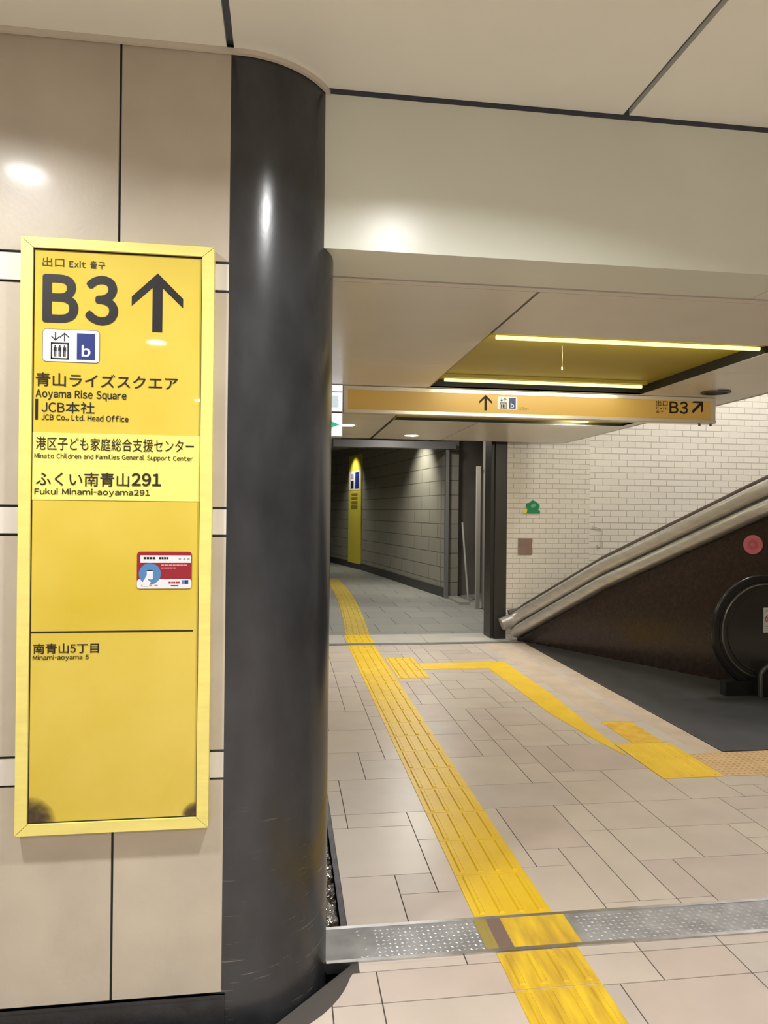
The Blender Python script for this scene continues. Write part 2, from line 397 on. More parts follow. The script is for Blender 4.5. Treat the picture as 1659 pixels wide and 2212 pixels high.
# drainage gutter beside the column: dark trough, wet bottom, steel edging
b = MB()
b.box(.03, .214, CY, 8.1, -.085, -.075, 0)
b.ring((CX, CY), CR + .001, .39, -.085, -.072, 48, 0); b.box(-4.5, CX, 2.03, WY, -.085, -.07, 0)
struct('floor_gutter', b, mat('gutter_black', (.005, .005, .005), .6))
wt = mat('gutter_water_glints', (.03, .02, .014), .07, vscale=7, col2=(.50, .51, .53), spec=1.0)  # silver patches in colour and metallic stand in for sparkle on the water
nt = wt.node_tree; rmp = [n_ for n_ in nt.nodes if n_.type == 'VALTORGB'][0]; rmp.color_ramp.elements[0].position = .46; rmp.color_ramp.elements[1].position = .54
gt = nt.nodes.new('ShaderNodeMath'); gt.operation = 'MULTIPLY'; gt.inputs[1].default_value = 1.7; gt.use_clamp = True
sx_ = nt.nodes.new('ShaderNodeSeparateColor'); nt.links.new(rmp.outputs['Color'], sx_.inputs[0]); nt.links.new(sx_.outputs[0], gt.inputs[0]); nt.links.new(gt.outputs[0], nt.nodes['Principled BSDF'].inputs['Metallic'])
from mathutils import noise
b = MB(); gx, gy = 26, 560; vs = []
for q1 in range(gy + 1):
    for q2 in range(gx + 1):
        x = .035 + .1785 * q2 / gx; y = 2.60 + 5.49 * q1 / gy
        vs.append((x, y, -.036 + .008 * noise.noise((x * 38, y * 38, 0)) + .004 * noise.noise((x * 95, y * 95, 4))))
b.add(vs, [(q1 * (gx + 1) + q2, q1 * (gx + 1) + q2 + 1, (q1 + 1) * (gx + 1) + q2 + 1, (q1 + 1) * (gx + 1) + q2) for q1 in range(gy) for q2 in range(gx)], 0, True)
o = obj('gutter_water_glints', b, wt, None, 'wet strip of water with painted silver glints in the dark gutter beside the charcoal column', 'water', kind='stuff')
o = obj('gutter_edging', MB().box(.214, .236, 2.598, 8.09, -.06, .002).box(.214, .219, 2.598, 8.09, -.06, .004), STEEL_DARK, None, 'dark steel edging rail along the gutter right of the column', 'gutter edge')

# walls of the passage and corridor
struct('wall_passage_left', MB().box(-.3, .03, 2.72, 8.4, -.06, ZL), mat('passage_wall', (.42, .37, .30), .4, var=.05))
TILE_IVORY = brick_mat('brick_ivory', (.68, .635, .555), (.645, .60, .525), (.42, .385, .335), .165, .0605, .0045, .34, 'XZ')
TILE_IVORY2 = brick_mat('brick_ivory_large', (.70, .66, .585), (.675, .63, .555), (.44, .405, .355), .21, .078, .006, .32, 'XZ')
struct('wall_back', MB().box(2.645, 3.69, 8.4, 8.7, 0, 5.2), TILE_IVORY)
struct('wall_shaft', MB().box(3.69, 8.2, 8.46, 8.7, 0, 5.2), TILE_IVORY2)
struct('wall_shaft_right', MB().box(8.0, 8.2, 4.3, 8.46, 0, 5.2), TILE_IVORY2)
struct('wall_right', MB().box(7, 7.2, -7, 4.3, 0, ZC + .02), mat('plain_beige', (.45, .39, .31), .5))
struct('wall_rear', MB().box(-4.5, 7, -7.2, -7, 0, ZC + .02), MATS['plain_beige'])
struct('wall_far_left', MB().box(-4.7, -4.5, -7, WY, 0, ZC + .02), MATS['plain_beige'])

# dark corridor beyond
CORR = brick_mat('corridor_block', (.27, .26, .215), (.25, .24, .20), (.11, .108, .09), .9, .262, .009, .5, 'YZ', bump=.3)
cw = [(2.84, 12.64), (2.64, 14.06), (2.36, 16.26), (2.0, 18.77), (1.40, 21.5), (.55, 24.0), (-1.2, 26.5)]
b = MB()
for p, r in zip(cw[:-1], cw[1:]):
    b.add([(*p, 0), (*r, 0), (*r, 3.3), (*p, 3.3), (p[0] + .25, p[1] + .05, 0), (r[0] + .25, r[1] + .05, 0), (r[0] + .25, r[1] + .05, 3.3), (p[0] + .25, p[1] + .05, 3.3)],
          [(0, 1, 2, 3), (5, 4, 7, 6), (3, 2, 6, 7), (0, 4, 5, 1), (0, 3, 7, 4), (1, 5, 6, 2)])
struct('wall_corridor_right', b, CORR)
b = MB()
for p, r in zip(cw[:-1], cw[1:]):
    b.add([(p[0] - .03, p[1], 0), (r[0] - .03, r[1], 0), (r[0] - .03, r[1], .17), (p[0] - .03, p[1], .17), (p[0] + .01, p[1], 0), (r[0] + .01, r[1], 0), (r[0] + .01, r[1], .17), (p[0] + .01, p[1], .17)],
          [(0, 1, 2, 3), (3, 2, 6, 7), (0, 3, 7, 4), (1, 5, 6, 2)])
struct('baseboard_corridor', b, mat('corridor_base', (.035, .035, .032), .5))
DARKP = mat('alcove_panel', (.19, .17, .15), .45, var=.15, vscale=2)
b = MB()
ret = [(2.655, 8.72), (2.80, 9.1), (3.12, 11.2), (3.7, 11.75), (3.78, 13.3), (2.86, 12.75)]
for p, r in zip(ret[:-1], ret[1:]):
    d = Vector((r[0] - p[0], r[1] - p[1])); nn = Vector((d.y, -d.x)).normalized() * .12
    b.prism([p, (p[0] + nn.x, p[1] + nn.y), (r[0] + nn.x, r[1] + nn.y), r], 0, 3.3, 'Z')
struct('wall_corridor_alcove', b, DARKP)
struct('trim_2', MB().box(2.50, 2.645, 8.4, 8.72, 0, 3.0).box(2.46, 2.50, 8.45, 8.72, 0, 3.0), mat('jamb_dark', (.03, .027, .024), .4))
struct('wall_corridor_left', MB().box(-2.6, -2.4, 8.4, 27, 0, 3.3).box(-2.6, -.3, 8.3, 8.4, 0, 3.3), MATS['plain_beige'])
struct('wall_corridor_end', MB().box(-2.6, 3, 26.8, 27, 0, 3.3), CORR)
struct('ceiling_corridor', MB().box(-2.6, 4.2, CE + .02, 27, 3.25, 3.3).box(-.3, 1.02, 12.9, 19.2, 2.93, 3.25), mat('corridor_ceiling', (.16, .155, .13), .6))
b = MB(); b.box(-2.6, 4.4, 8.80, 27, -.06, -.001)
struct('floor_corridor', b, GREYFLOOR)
struct('trim_4', MB().box(.03, .705, 8.222, 8.798, -.05, 0).box(.709, 1.65, 8.222, 8.798, -.05, 0).box(1.654, 2.78, 8.222, 8.798, -.05, 0), mat('threshold_tile', (.52, .49, .43), .4, var=.05))
struct('trim_3', MB().box(.24, 2.78, 8.10, 8.16, -.02, .004).box(.24, 2.78, 8.155, 8.22, -.02, .001), mat('threshold_grey', (.20, .195, .18), .4, .3))

# escalator side: dark brown stone wall and grey floor plates
A = Vector((2.745, 8.27)); B = Vector((4.19, 5.69)); S1 = (B - A).length
dAB = (B - A).normalized(); nAB = Vector((-dAB.y, dAB.x))            # nAB points away from the viewer
if nAB.y < 0: nAB = -nAB
def wp(s, off=0):
    """a ground point at distance s along the brown wall, which turns parallel to the hall at its near end"""
    if s < 0: p = A + Vector((s, 0)) - Vector((0, 1)) * off
    elif s <= S1: p = A + dAB * s - nAB * off
    else: p = B + Vector((1, 0)) * (s - S1) + Vector((0, -1)) * off
    return p
def zbot(s): return .015 + .565 * s if s < 1.22 else .704 + .474 * (s - 1.22)
def ztop(s): return zbot(s) + (.375 if s > 0 else .375 + .15 * s)
BROWN = mat('stone_dark_brown', (.016, .009, .0082), .2, vscale=26, col2=(.030, .0155, .0135), bump=.05, bscale=30)
b = MB(); ss = [.0, .3, .6, .9, 1.22, 1.7, 2.2, 2.6, S1, 3.3, 3.8, 4.4, 5.2]
for s0, s1 in zip(ss[:-1], ss[1:]):
    p0, p1 = wp(s0), wp(s1); q0, q1 = wp(s0, -.1), wp(s1, -.1); z0, z1 = zbot(s0) + .12, zbot(s1) + .12
    b.add([(*p0, 0), (*p1, 0), (*p1, z1), (*p0, z0), (*q0, 0), (*q1, 0), (*q1, z1), (*q0, z0)], [(0, 1, 2, 3), (5, 4, 7, 6), (3, 2, 6, 7), (0, 4, 5, 1)])
b.add([(*wp(0), 0), (*wp(0), .135), (*wp(0, -.1), .135), (*wp(0, -.1), 0)], [(0, 1, 2, 3)])
ed = thing('escalator_side_wall', (A.x, A.y, 0), 'dark brown stone side wall topped by a silver twin-rolled handrail deck rising right', 'escalator side')
obj('stone_cladding', b, BROWN, ed, 'dark brown stone cladding')
PLATE = mat('floor_plate_grey', (.05, .049, .047), .42, var=.15, vscale=6)
b = MB(); b.prism([(2.778, 5.477), (5.5, 5.477), (5.5, 5.705), (4.18, 5.71), (2.775, 8.33)], -.05, .002, 'Z')
struct('floor_escalator', b, PLATE)
b = MB(); b.prism([(2.535, 4.245), (2.775, 4.245), (2.775, 8.10), (2.535, 8.10)], -.05, -.0004, 'Z').box(2.3, 2.531, 4.96, 8.10, -.05, .0006)
struct('floor_border', b, TAN_FLOOR)

# ================================================================== YELLOW WALL SIGN
SF, SP = WY - .035, WY - .026             # front of frame, front of panel
sg = thing('exit_sign_board', (-.468, WY, .60), 'tall yellow framed exit direction board with black B3 arrow on the beige wall', 'sign')
fx0, fx1, fz0, fz1 = -.7280, -.2085, .600, 2.2500; px0, px1, pz0, pz1 = -.6965, -.2415, .6300, 2.2220
b = MB()
for P in ([(fx0, fz0), (fx1, fz0), (px1, pz0), (px0, pz0)], [(fx1, fz0), (fx1, fz1), (px1, pz1), (px1, pz0)], [(fx1, fz1), (fx0, fz1), (px0, pz1), (px1, pz1)], [(fx0, fz1), (fx0, fz0), (px0, pz0), (px0, pz1)]):
    c = (sum(p[0] for p in P) / 4, sum(p[1] for p in P) / 4)
    b.prism([(p[0] + (c[0] - p[0]) * .0016, p[1] + (c[1] - p[1]) * .0016) for p in P], SF, WY - .0005, 'Y')
obj('frame', b, SIGN_FRAME, sg)
obj('panel', MB().box(px0 - .002, px1 + .002, SP, WY - .006, pz0 - .002, pz1 + .002), SIGN_PANEL, sg)
b = MB()
for r_ in ((px0, px0 + .0025, pz0, pz1), (px1 - .0025, px1, pz0, pz1), (px0, px1, pz0, pz0 + .003), (px0, px1, pz1 - .004, pz1)): b.box(r_[0], r_[1], SP - .0012, SP, r_[2], r_[3])
obj('gasket', b, INK_SOFT, sg)
for z0, z1 in ((1.5265, 1.620), (1.6202, 1.7125)): obj('insert_strip', MB().box(px0 + .002, px1 - .002, SP - .0015, SP, z0, z1), SIGN_PALE, sg, 'pale yellow insert strip')
TX = SP
for body, box_, bold in (
    ('出口', (-.6739, -.6167, 2.1980, 2.1728), .0), ('Exit', (-.6032, -.5590, 2.1925, 2.1738), .01), ('출구', (-.5479, -.5071, 2.1945, 2.1735), .008),
    ('B', (-.6728, -.5776, 2.1523, 2.0180), .030), ('3', (-.5604, -.4712, 2.1547, 2.0160), .030),
    ('青山ライズスクエア', (-.6886, -.3063, 1.8792, 1.8408), .010), ('Aoyama Rise Square', (-.6881, -.4459, 1.8332, 1.8038), .016),
    ('JCB本社', (-.6720, -.5313, 1.7997, 1.7677), .006), ('JCB Co., Ltd. Head Office', (-.6721, -.4402, 1.7646, 1.7455), .014),
    ('南青山5丁目', (-.6866, -.5130, 1.1279, 1.0998), .008), ('Minami-aoyama 5', (-.6876, -.5399, 1.0960, 1.0794), .012)):
    text('lettering', body, box_, TX, INK, sg, bold, 'black lettering')
for body, box_, bold in (
    ('港区子ども家庭総合支援センター', (-.6855, -.2597, 1.7010, 1.6645), .004), ('Minato Children and Families General Support Center', (-.6887, -.2619, 1.6555, 1.6376), .010),
    ('ふくい南青山', (-.6844, -.4359, 1.6038, 1.5649), .008), ('291', (-.4297, -.3491, 1.6045, 1.5680), .026), ('Fukui Minami-aoyama291', (-.6877, -.3790, 1.5585, 1.5367), .012)):
    text('lettering', body, box_, TX - .0015, INK_SOFT, sg, bold, 'dark lettering on pale strip')
flat('arrow', arrow_up(-.3647, 2.170, 2.0035, .1405, .0275, .0265), TX, INK, sg, label='black upward arrow')
flat('bar', rect(-.6889, -.6816, 1.7475, 1.8050), TX, INK, sg, label='black upright bar')
flat('divider', rect(-.6960, -.2575, 1.1570, 1.1615), TX, INK_SOFT, sg, label='dark divider line')
def grime(cx, cz, rad, x0, x1, z0, z1, label):
    gm = bpy.data.materials.new('grime_smudge'); gm.use_nodes = True; nt = gm.node_tree; bs = nt.nodes['Principled BSDF']
    bs.inputs['Base Color'].default_value = (.07, .045, .03, 1); bs.inputs['Roughness'].default_value = .5
    tc = nt.nodes.new('ShaderNodeTexCoord'); mp = nt.nodes.new('ShaderNodeMapping'); off = sg.location
    mp.vector_type = 'TEXTURE'; mp.inputs['Location'].default_value = (cx - off[0], SP - off[1], cz - off[2]); mp.inputs['Scale'].default_value = (rad, rad, rad)
    gr = nt.nodes.new('ShaderNodeTexGradient'); gr.gradient_type = 'SPHERICAL'; nt.links.new(tc.outputs['Object'], mp.inputs[0]); nt.links.new(mp.outputs[0], gr.inputs[0])
    nz = nt.nodes.new('ShaderNodeTexNoise'); nz.inputs['Scale'].default_value = 45; nt.links.new(tc.outputs['Object'], nz.inputs[0])
    mu = nt.nodes.new('ShaderNodeMath'); mu.operation = 'MULTIPLY'; nt.links.new(gr.outputs['Fac'], mu.inputs[0]); nt.links.new(nz.outputs['Fac'], mu.inputs[1])
    m2 = nt.nodes.new('ShaderNodeMath'); m2.operation = 'MULTIPLY'; m2.use_clamp = True; m2.inputs[1].default_value = 2.2; nt.links.new(mu.outputs[0], m2.inputs[0]); nt.links.new(m2.outputs[0], bs.inputs['Alpha'])
    obj('grime', MB().box(x0, x1, SP - .0006, SP - .0003, z0, z1), gm, sg, label)
grime(px0 + .004, pz0 + .004, .072, px0 + .003, px0 + .09, pz0 + .003, pz0 + .09, 'dark grime in the lower left corner')
grime(px1 - .002, pz0 + .003, .042, px1 - .045, px1 - .003, pz0 + .003, pz0 + .045, 'dark grime in the lower right corner')
# pictogram plate with lift and b mark
pl_ = flat('pictogram_plate', rrect(-.6714, -.5195, 1.9090, 2.0005, .010), TX, mat('plate_rim', (.10, .10, .12), .5), sg, t=.0010)
flat('face', rrect(-.6700, -.5209, 1.9104, 1.9991, .009), TX, WHITE, pl_, t=.0004, eps=.0010, label='white plate face')
flat('blue_field', rect(-.5805, -.5319, 1.9175, 1.9910), TX, BLUE, pl_, t=.0003, eps=.0014, label='blue rectangle')
text('letter', 'b', (-.5675, -.5440, 1.9590, 1.9260), TX, WHITE, pl_, .03, 'white letter b', eps=.0024)
b = MB(); y0, y1 = TX - .0018, TX - .0014
for r_ in ((-.6494, -.6018, 1.9590, 1.9632), (-.6494, -.6018, 1.9165, 1.9205), (-.6494, -.6455, 1.9165, 1.9632), (-.6057, -.6018, 1.9165, 1.9632)): b.box(r_[0], r_[1], y0, y1, r_[2], r_[3])
for cx in (-.6380, -.6256, -.6132):
    b.cyl((cx, 1.9530), .0023, y0, y1, 12, axis='Y'); b.box(cx - .0042, cx + .0042, y0, y1, 1.9390, 1.9500); b.box(cx - .0032, cx - .0004, y0, y1, 1.9240, 1.9392); b.box(cx + .0004, cx + .0032, y0, y1, 1.9240, 1.9392)
obj('lift_symbol', b, INK, pl_, 'black lift car with three figures')
flat('lift_arrow', arrow_up(-.6132, 1.9915, 1.9672, .0245, .0034, .0040), TX, INK, pl_, t=.0004, eps=.0014)
flat('lift_arrow', turn(arrow_up(-.6373, 1.9915, 1.9672, .0225, .0034, .0040), 180, (-.6373, 1.97935)), TX, INK, pl_, t=.0004, eps=.0014)

# red and white sticker on the board
st = thing('sticker', (-.337, SP, 1.279), 'small red and white card sticker with blue circle on the yellow board', 'sticker')
sx0, sx1, sz0, sz1 = -.4125, -.2625, 1.2790, 1.3835; W_, H_ = sx1 - sx0, sz1 - sz0
def sr(u0, u1, v0, v1): return rect(sx0 + u0 * W_, sx0 + u1 * W_, sz1 - v1 * H_, sz1 - v0 * H_)
flat('card', rrect(sx0, sx1, sz0, sz1, .009), SP, RED, st, t=.002)
SY = SP - .002
flat('white_band', sr(.06, .985, .10, .30), SY, WHITE, st, t=.0003, label='white title band')
p = [(sx0 + .009, sz0), (sx1 - .009, sz0)] ; p = rrect(sx0 + .0003, sx1 - .0003, sz0 + .0003, sz0 + .26 * H_, .008)
flat('white_footer', p, SY, WHITE, st, t=.0003, label='white footer')
flat('blue_disc', [(sx0 + .235 * W_ + .20 * W_ * cos(2 * pi * i / 32), sz1 - .60 * H_ + .20 * W_ * sin(2 * pi * i / 32)) for i in range(32)], SY, SKY, st, t=.0003, eps=.0003, label='blue disc')
flat('phone', rrect(sx0 + .18 * W_, sx0 + .29 * W_, sz1 - .745 * H_, sz1 - .51 * H_, .002), SY, WHITE, st, t=.0003, eps=.0006, label='white phone symbol')
flat('phone_edge', sr(.185, .285, .50, .525), SY, INK, st, t=.0003, eps=.0006)
flat('hand', [(sx0 + u * W_, sz1 - v * H_) for u, v in ((.10, .93), (.22, .93), (.255, .82), (.20, .76), (.185, .64), (.165, .66), (.145, .74), (.12, .78))], SY, WHITE, st, t=.0003, eps=.0009, label='white hand symbol')
def dashes(name, spans, v0, v1, m, eps):
    b = MB()
    for u0, u1 in spans: b.prism(sr(u0, u1, v0, v1), SY - eps - .0003, SY - eps, 'Y')
    return obj(name, b, m, st)
dashes('title', [(.12 + .055 * k, .165 + .055 * k) for k in range(4)] + [(.40 + .045 * k, .437 + .045 * k) for k in range(4)], .145, .205, INK, .0003)
dashes('side_marks', [(.76, .80), (.845, .885), (.92, .96)], .165, .22, GREYINK, .0003)
dashes('small_print', [(.44 + .07 * k, .495 + .07 * k) for k in range(7)], .345, .385, mat('print_pink', (.65, .25, .27), .5), .0003)
dashes('small_print_line', [(.44 + .055 * k, .485 + .055 * k) for k in range(5)], .425, .455, MATS['print_pink'], .0003)
dashes('brand_mark', [(.58, .62), (.63, .66), (.665, .70), (.71, .745), (.75, .78)], .81, .86, RED, .0003)
dashes('foot_bar', [(.62, .76)], .905, .935, RED, .0003)
dashes('blue_mark', [(.82, .88)], .77, .87, SKY, .0003); dashes('navy_mark', [(.88, .94)], .77, .87, BLUE, .0003)
dashes('foot_marks', [(.08, .12), (.17, .20), (.23, .28), (.32, .38)], .895, .935, GREYINK, .0003)

# ================================================================== OVERHEAD SIGN
OY = 4.72
os_ = thing('overhead_sign', (1.67, OY + .07, 2.155), 'long orange-yellow hanging sign with B3 arrow across the passage ceiling', 'sign')
obj('frame', MB().box(.370, 3.000, OY, OY + .06, 2.155, 2.180).box(.370, 3.000, OY, OY + .06, 2.309, 2.334).box(.370, .398, OY, OY + .06, 2.18, 2.31).box(2.963, 3.0, OY, OY + .06, 2.18, 2.31)
    .box(.372, 2.998, OY - .012, OY + .02, 2.157, 2.174), mat('sign_rail', (.72, .66, .55), .25, .3), os_)
obj('face', MB().box(.397, 2.964, OY + .006, OY + .055, 2.178, 2.311), mat('overhead_face', (.54, .345, .085), .4, emit=(.9, .5, .12), estr=.08), os_)  # faint glow added to the face, the sign itself is unlit
OF = OY + .006
flat('arrow', arrow_up(1.331, 2.304, 2.199, .088, .017, .017), OF, INK_SOFT, os_, label='black upward arrow')
pp = flat('pictogram_plate', rrect(1.4129, 1.5523, 2.209, 2.2965, .008), OF, WHITE, os_, t=.001, label='white pictogram plate')
flat('blue_field', rect(1.494, 1.541, 2.216, 2.290), OF, BLUE, pp, t=.0004, eps=.001)
text('letter', 'b', (1.505, 1.529, 2.256, 2.222), OF, WHITE, pp, .02, eps=.0022)
b = MB(); y0, y1 = OF - .0015, OF - .001
for r_ in ((1.430, 1.478, 2.251, 2.256), (1.430, 1.478, 2.215, 2.219), (1.430, 1.434, 2.215, 2.256), (1.474, 1.478, 2.215, 2.256)): b.box(r_[0], r_[1], y0, y1, r_[2], r_[3])
for cx in (1.442, 1.454, 1.466): b.box(cx - .0042, cx + .0042, y0, y1, 2.222, 2.244)
b.prism(arrow_up(1.466, 2.288, 2.262, .022, .004, .005), y0, y1, 'Y'); b.prism(turn(arrow_up(1.442, 2.288, 2.262, .022, .004, .005), 180, (1.442, 2.275)), y0, y1, 'Y')
obj('lift_symbol', b, INK, pp)
text('lettering', '15m', (1.5657, 1.6309, 2.2292, 2.2080), OF, mat('ink_faint', (.32, .20, .06), .5), os_, 0, 'faint 15m lettering')
for body, bx in (('出口', (2.5552, 2.6414, 2.3059, 2.2691)), ('Exit', (2.5556, 2.6418, 2.2627, 2.2433)), ('출구', (2.5559, 2.611, 2.2368, 2.2187))):
    text('lettering', body, bx, OF, INK_SOFT, os_, .005, 'small brown exit lettering')
text('lettering', 'B3', (2.6555, 2.7943, 2.3036, 2.2172), OF, INK_SOFT, os_, .020, 'black B3 lettering')
flat('arrow', turn(arrow_up(2.866, 2.326, 2.214, .098, .019, .020), -45, (2.868, 2.268)), OF, INK_SOFT, os_, label='black diagonal arrow')
for x in (2.90, 2.985): obj('fixing_bolt', MB().cyl((x, OY + .035), .008, 2.140, 2.156, 12), STEEL_DARK, os_)

# lit boxes beside it
EY = 4.70
LIT = mat('lit_white', (.8, .8, .85), .4, emit=(.86, .86, 1), estr=.85)
for z0, z1, ttl in ((2.157, 2.334, 'white lit panel just above the green arrow box beside the column'), (1.995, 2.150, 'white lit exit box with green arrow half hidden behind the column')):
    t = thing('lit_exit_box', (.22, EY + .05, z0), ttl, 'lit sign')
    obj('housing', MB().box(.07, .363, EY + .004, EY + .10, z0, z1), mat('box_housing', (.5, .5, .52), .4), t)
    obj('face', MB().box(.074, .360, EY, EY + .005, z0 + .004, z1 - .004), LIT, t, 'white lit face')
    if z0 < 2.1:
        flat('arrow', [(.215, 2.022), (.343, 2.073), (.215, 2.124)], EY, mat('lit_green', (.02, .5, .25), .4, emit=(.02, .55, .26), estr=.7), t, label='green arrow head')
    else:
        flat('stripe', rect(.074, .36, 2.283, 2.289), EY, mat('lit_stripe', (.25, .25, .3), .5), t)
        flat('symbol', rect(.20, .335, 2.185, 2.262), EY, mat('lit_pale_blue', (.6, .75, .82), .5, emit=(.65, .8, .9), estr=.6), t)

# ================================================================== CEILING LIGHTS
OLIVE = mat('recess_olive_yellow', (.31, .235, .02), .5, var=.04)
TUBE = mat('tube_glow', (1, .95, .6), .4, emit=(1., .92, .33), estr=1.6)
RDARK = mat('recess_edge_dark', (.008, .007, .003), .7)
def recess(x0, x1, y0, y1, label, tubes, d=.055, group='yellow ceiling light recesses'):
    t = thing('ceiling_light', ((x0 + x1) / 2, (y0 + y1) / 2, ZL), label, 'ceiling light', group)
    b = MB(); b.box(x0 - .01, x1 + .01, y0 - .01, y1 + .01, ZL + d, ZL + d + .01, 0)
    b.box(x0 - .01, x0, y0, y1, ZL + .001, ZL + d, 0); b.box(x1, x1 + .01, y0, y1, ZL + .001, ZL + d, 1)
    b.box(x0, x1, y0 - .01, y0, ZL + .001, ZL + d, 0); b.box(x0, x1, y1, y1 + .01, ZL + .001, ZL + d, 1)
    obj('housing', b, [OLIVE, RDARK], t)
    for ty, tx0, tx1, tz in tubes:
        b = MB(); b.tube([(tx0, ty, ZL + tz), (tx1, ty, ZL + tz)], .0105, 12, up=Vector((0, 0, 1)))
        obj('tube', b, TUBE, t, 'glowing yellow-white tube')
        b = MB().box(tx0 - .03, tx1 + .03, ty - .022, ty + .022, ZL + tz + .015, ZL + d)
        obj('tube_holder', b, OLIVE, t)
        lamp('tube_lamp', ((tx0 + tx1) / 2, ty + .02, ZL + tz - .018), 9 if ty != 4.52 else 1.5, size=tx1 - tx0, sy=.03, color=(1, .95, .75), parent=t, rot=(radians(45), 0, 0))
recess(*R1, 'yellow ceiling recess with two glowing tubes in front of the hanging sign', [(3.345, .99, 2.36, .010), (4.52, 1.0, 2.34, .020)])
recess(*R2, 'yellow ceiling recess beyond the hanging sign, mostly hidden by it', [(5.2, 1.0, 3.0, .012), (6.2, 2.54, 2.70, .008)], d=.024)  # short second tube is added to give one small bright patch

def downlight(loc, label, group, watts, r=.075, on=True):
    t = thing('downlight', loc, label, 'downlight', group)
    obj('trim_ring', MB().ring(loc, r, r + .018, loc[2] - .006, loc[2] + .004, 28), mat('downlight_ring', (.7, .68, .64), .4), t)
    obj('lens', MB().cyl(loc, r, loc[2] - .003, loc[2] + .004, 28), mat('downlight_glow', (1, 1, 1), .4, emit=(1, .98, .94), estr=32) if on else INK, t)
    if on: lamp('downlight_lamp', (loc[0], loc[1], loc[2] - .012), watts, size=2 * r, color=(1, .995, .98), parent=t, spread=146)
    return t
for x in (-1.03, .47, 1.97, 3.5):
    for y in (1.25, -1.7, -4.7):
        if x > 1 and y > 0: continue
        downlight((x, y, ZC), 'round ceiling downlight of the high hall ceiling, behind the viewpoint', 'high hall downlights', HALL_W)
downlight((1.33, 7.62, ZL), 'round glowing downlight at the far end of the low ceiling, centre of a panel', None, LOW_W)
downlight((.575, 6.87, ZL), 'round glowing downlight in the low ceiling just right of the green arrow box', None, LOW_W)
t = thing('ceiling_grille', (2.86, 4.5, ZL), 'dark oval ceiling fitting right of the hanging sign', 'ceiling fitting')
obj('trim_ring', MB().ring((2.86, 4.5), .075, .095, ZL - .008, ZL + .003, 28), STEEL_DARK, t); obj('grille', MB().cyl((2.86, 4.5), .078, ZL - .004, ZL + .003, 28), INK, t)
pc = thing('pull_cord', (1.43, 3.62, 2.26), 'thin pull cord with small bead hanging from the yellow ceiling recess', 'pull cord')
obj('cord', MB().tube([(1.43, 3.62, 2.393), (1.432, 3.62, 2.33), (1.43, 3.62, 2.272)], .0014, 6), mat('cord_pale', (.65, .55, .3), .6), pc)
b = MB(); b.tube([(1.43, 3.62, 2.276), (1.43, 3.62, 2.270), (1.43, 3.62, 2.264), (1.43, 3.62, 2.259)], .005, 10); obj('bead', b, MATS['cord_pale'], pc)
# fill lights over the escalator, in corridor and alcove, then corridor wall washers
for x, y in ((4.6, 6.6), (6.2, 7.0)): lamp('shaft_fill', (x, y, 5.1), SHAFT_W, size=.8, color=(1, .975, .94))  # unseen lights added so the upper brick wall is not dark
for x, y in ((.8, 10.4), (.2, 14.6), (.0, 18.5)): lamp('corridor_fill', (x, y, 3.2 if y < 12 else 2.9), 18, size=.3, color=(1, .97, .86), spread=150)  # unseen fill added to lift the corridor floor and walls
lamp('alcove_fill', (2.0, 10.6, 3.1), 75, size=.3, color=(1, .96, .88))  # no fixture here, light added to brighten the alcove panels
for (x, y, tx, ty, wv) in ((2.05, 13.6, 2.68, 13.95, 260), (1.45, 19.2, 1.93, 19.35, 110)):
    l = lamp('wall_washer', (x, y, 3.2), wv, size=.05, kind='SPOT', spot=95, blend=1.0, color=(1, .95, .82))
    l.rotation_euler = (Vector((tx, ty, 1.2)) - Vector((x, y, 3.2))).to_track_quat('-Z', 'Y').to_euler()

# ================================================================== TACTILE PAVING
def tact_tiles(x0, x1, ys, ridges=4, along='Y', z=.003):
    bp, br = MB(), MB()
    for y0, y1 in ys:
        bp.bevbox(x0 + .001, x1 - .001, y0 + .0015, y1 - .0015, -.001, z, .001)
        pw = (x1 - x0) / ridges
        for k in range(ridges):
            c = x0 + pw * (k + .5); br.bevbox(c - .0125, c + .0125, y0 + .016, y1 - .016, z - .001, z + .005, .005)
    return bp, br
def tact(name, x0, x1, ys, label, m=None, ridges=4):
    bp, br = tact_tiles(x0, x1, ys, ridges)
    t = thing(name, ((x0 + x1) / 2, ys[0][0], 0), label, 'tactile paving')
    obj('base_tiles', bp, m or YELLOW_TACT, t); obj('ridges', br, m or YELLOW_TACT, t, 'raised yellow guide bars')
    return t
P = .3105
tact('tactile_path', .710, 1.012, [(2.600 + P * k, 2.600 + P * (k + 1)) for k in range(17)] + [(2.600 + P * 17, 8.09)], 'long yellow tactile path running from the metal drain strip to the dark corridor')
tact('tactile_path', .728, 1.020, [(2.190, 2.383), (1.90, 2.187), (1.59, 1.897), (1.28, 1.587)], 'worn yellow tactile path in front of the metal drain strip', YELLOW_WORN)
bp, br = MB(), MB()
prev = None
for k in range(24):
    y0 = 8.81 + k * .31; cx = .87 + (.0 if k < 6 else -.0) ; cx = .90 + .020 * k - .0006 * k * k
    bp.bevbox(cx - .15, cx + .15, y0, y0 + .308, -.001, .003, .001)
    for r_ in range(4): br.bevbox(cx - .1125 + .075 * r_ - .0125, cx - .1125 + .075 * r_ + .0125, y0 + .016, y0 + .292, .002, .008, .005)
tact('tactile_path', .725, 1.035, [(8.225, 8.51), (8.513, 8.797)], 'short yellow tactile piece between the dark threshold line and the dark corridor floor')
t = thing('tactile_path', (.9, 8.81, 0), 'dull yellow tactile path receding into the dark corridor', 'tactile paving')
CT = mat('tactile_yellow_dull', (.50, .36, .06), .5, var=.08); obj('base_tiles', bp, CT, t); obj('ridges', br, CT, t)
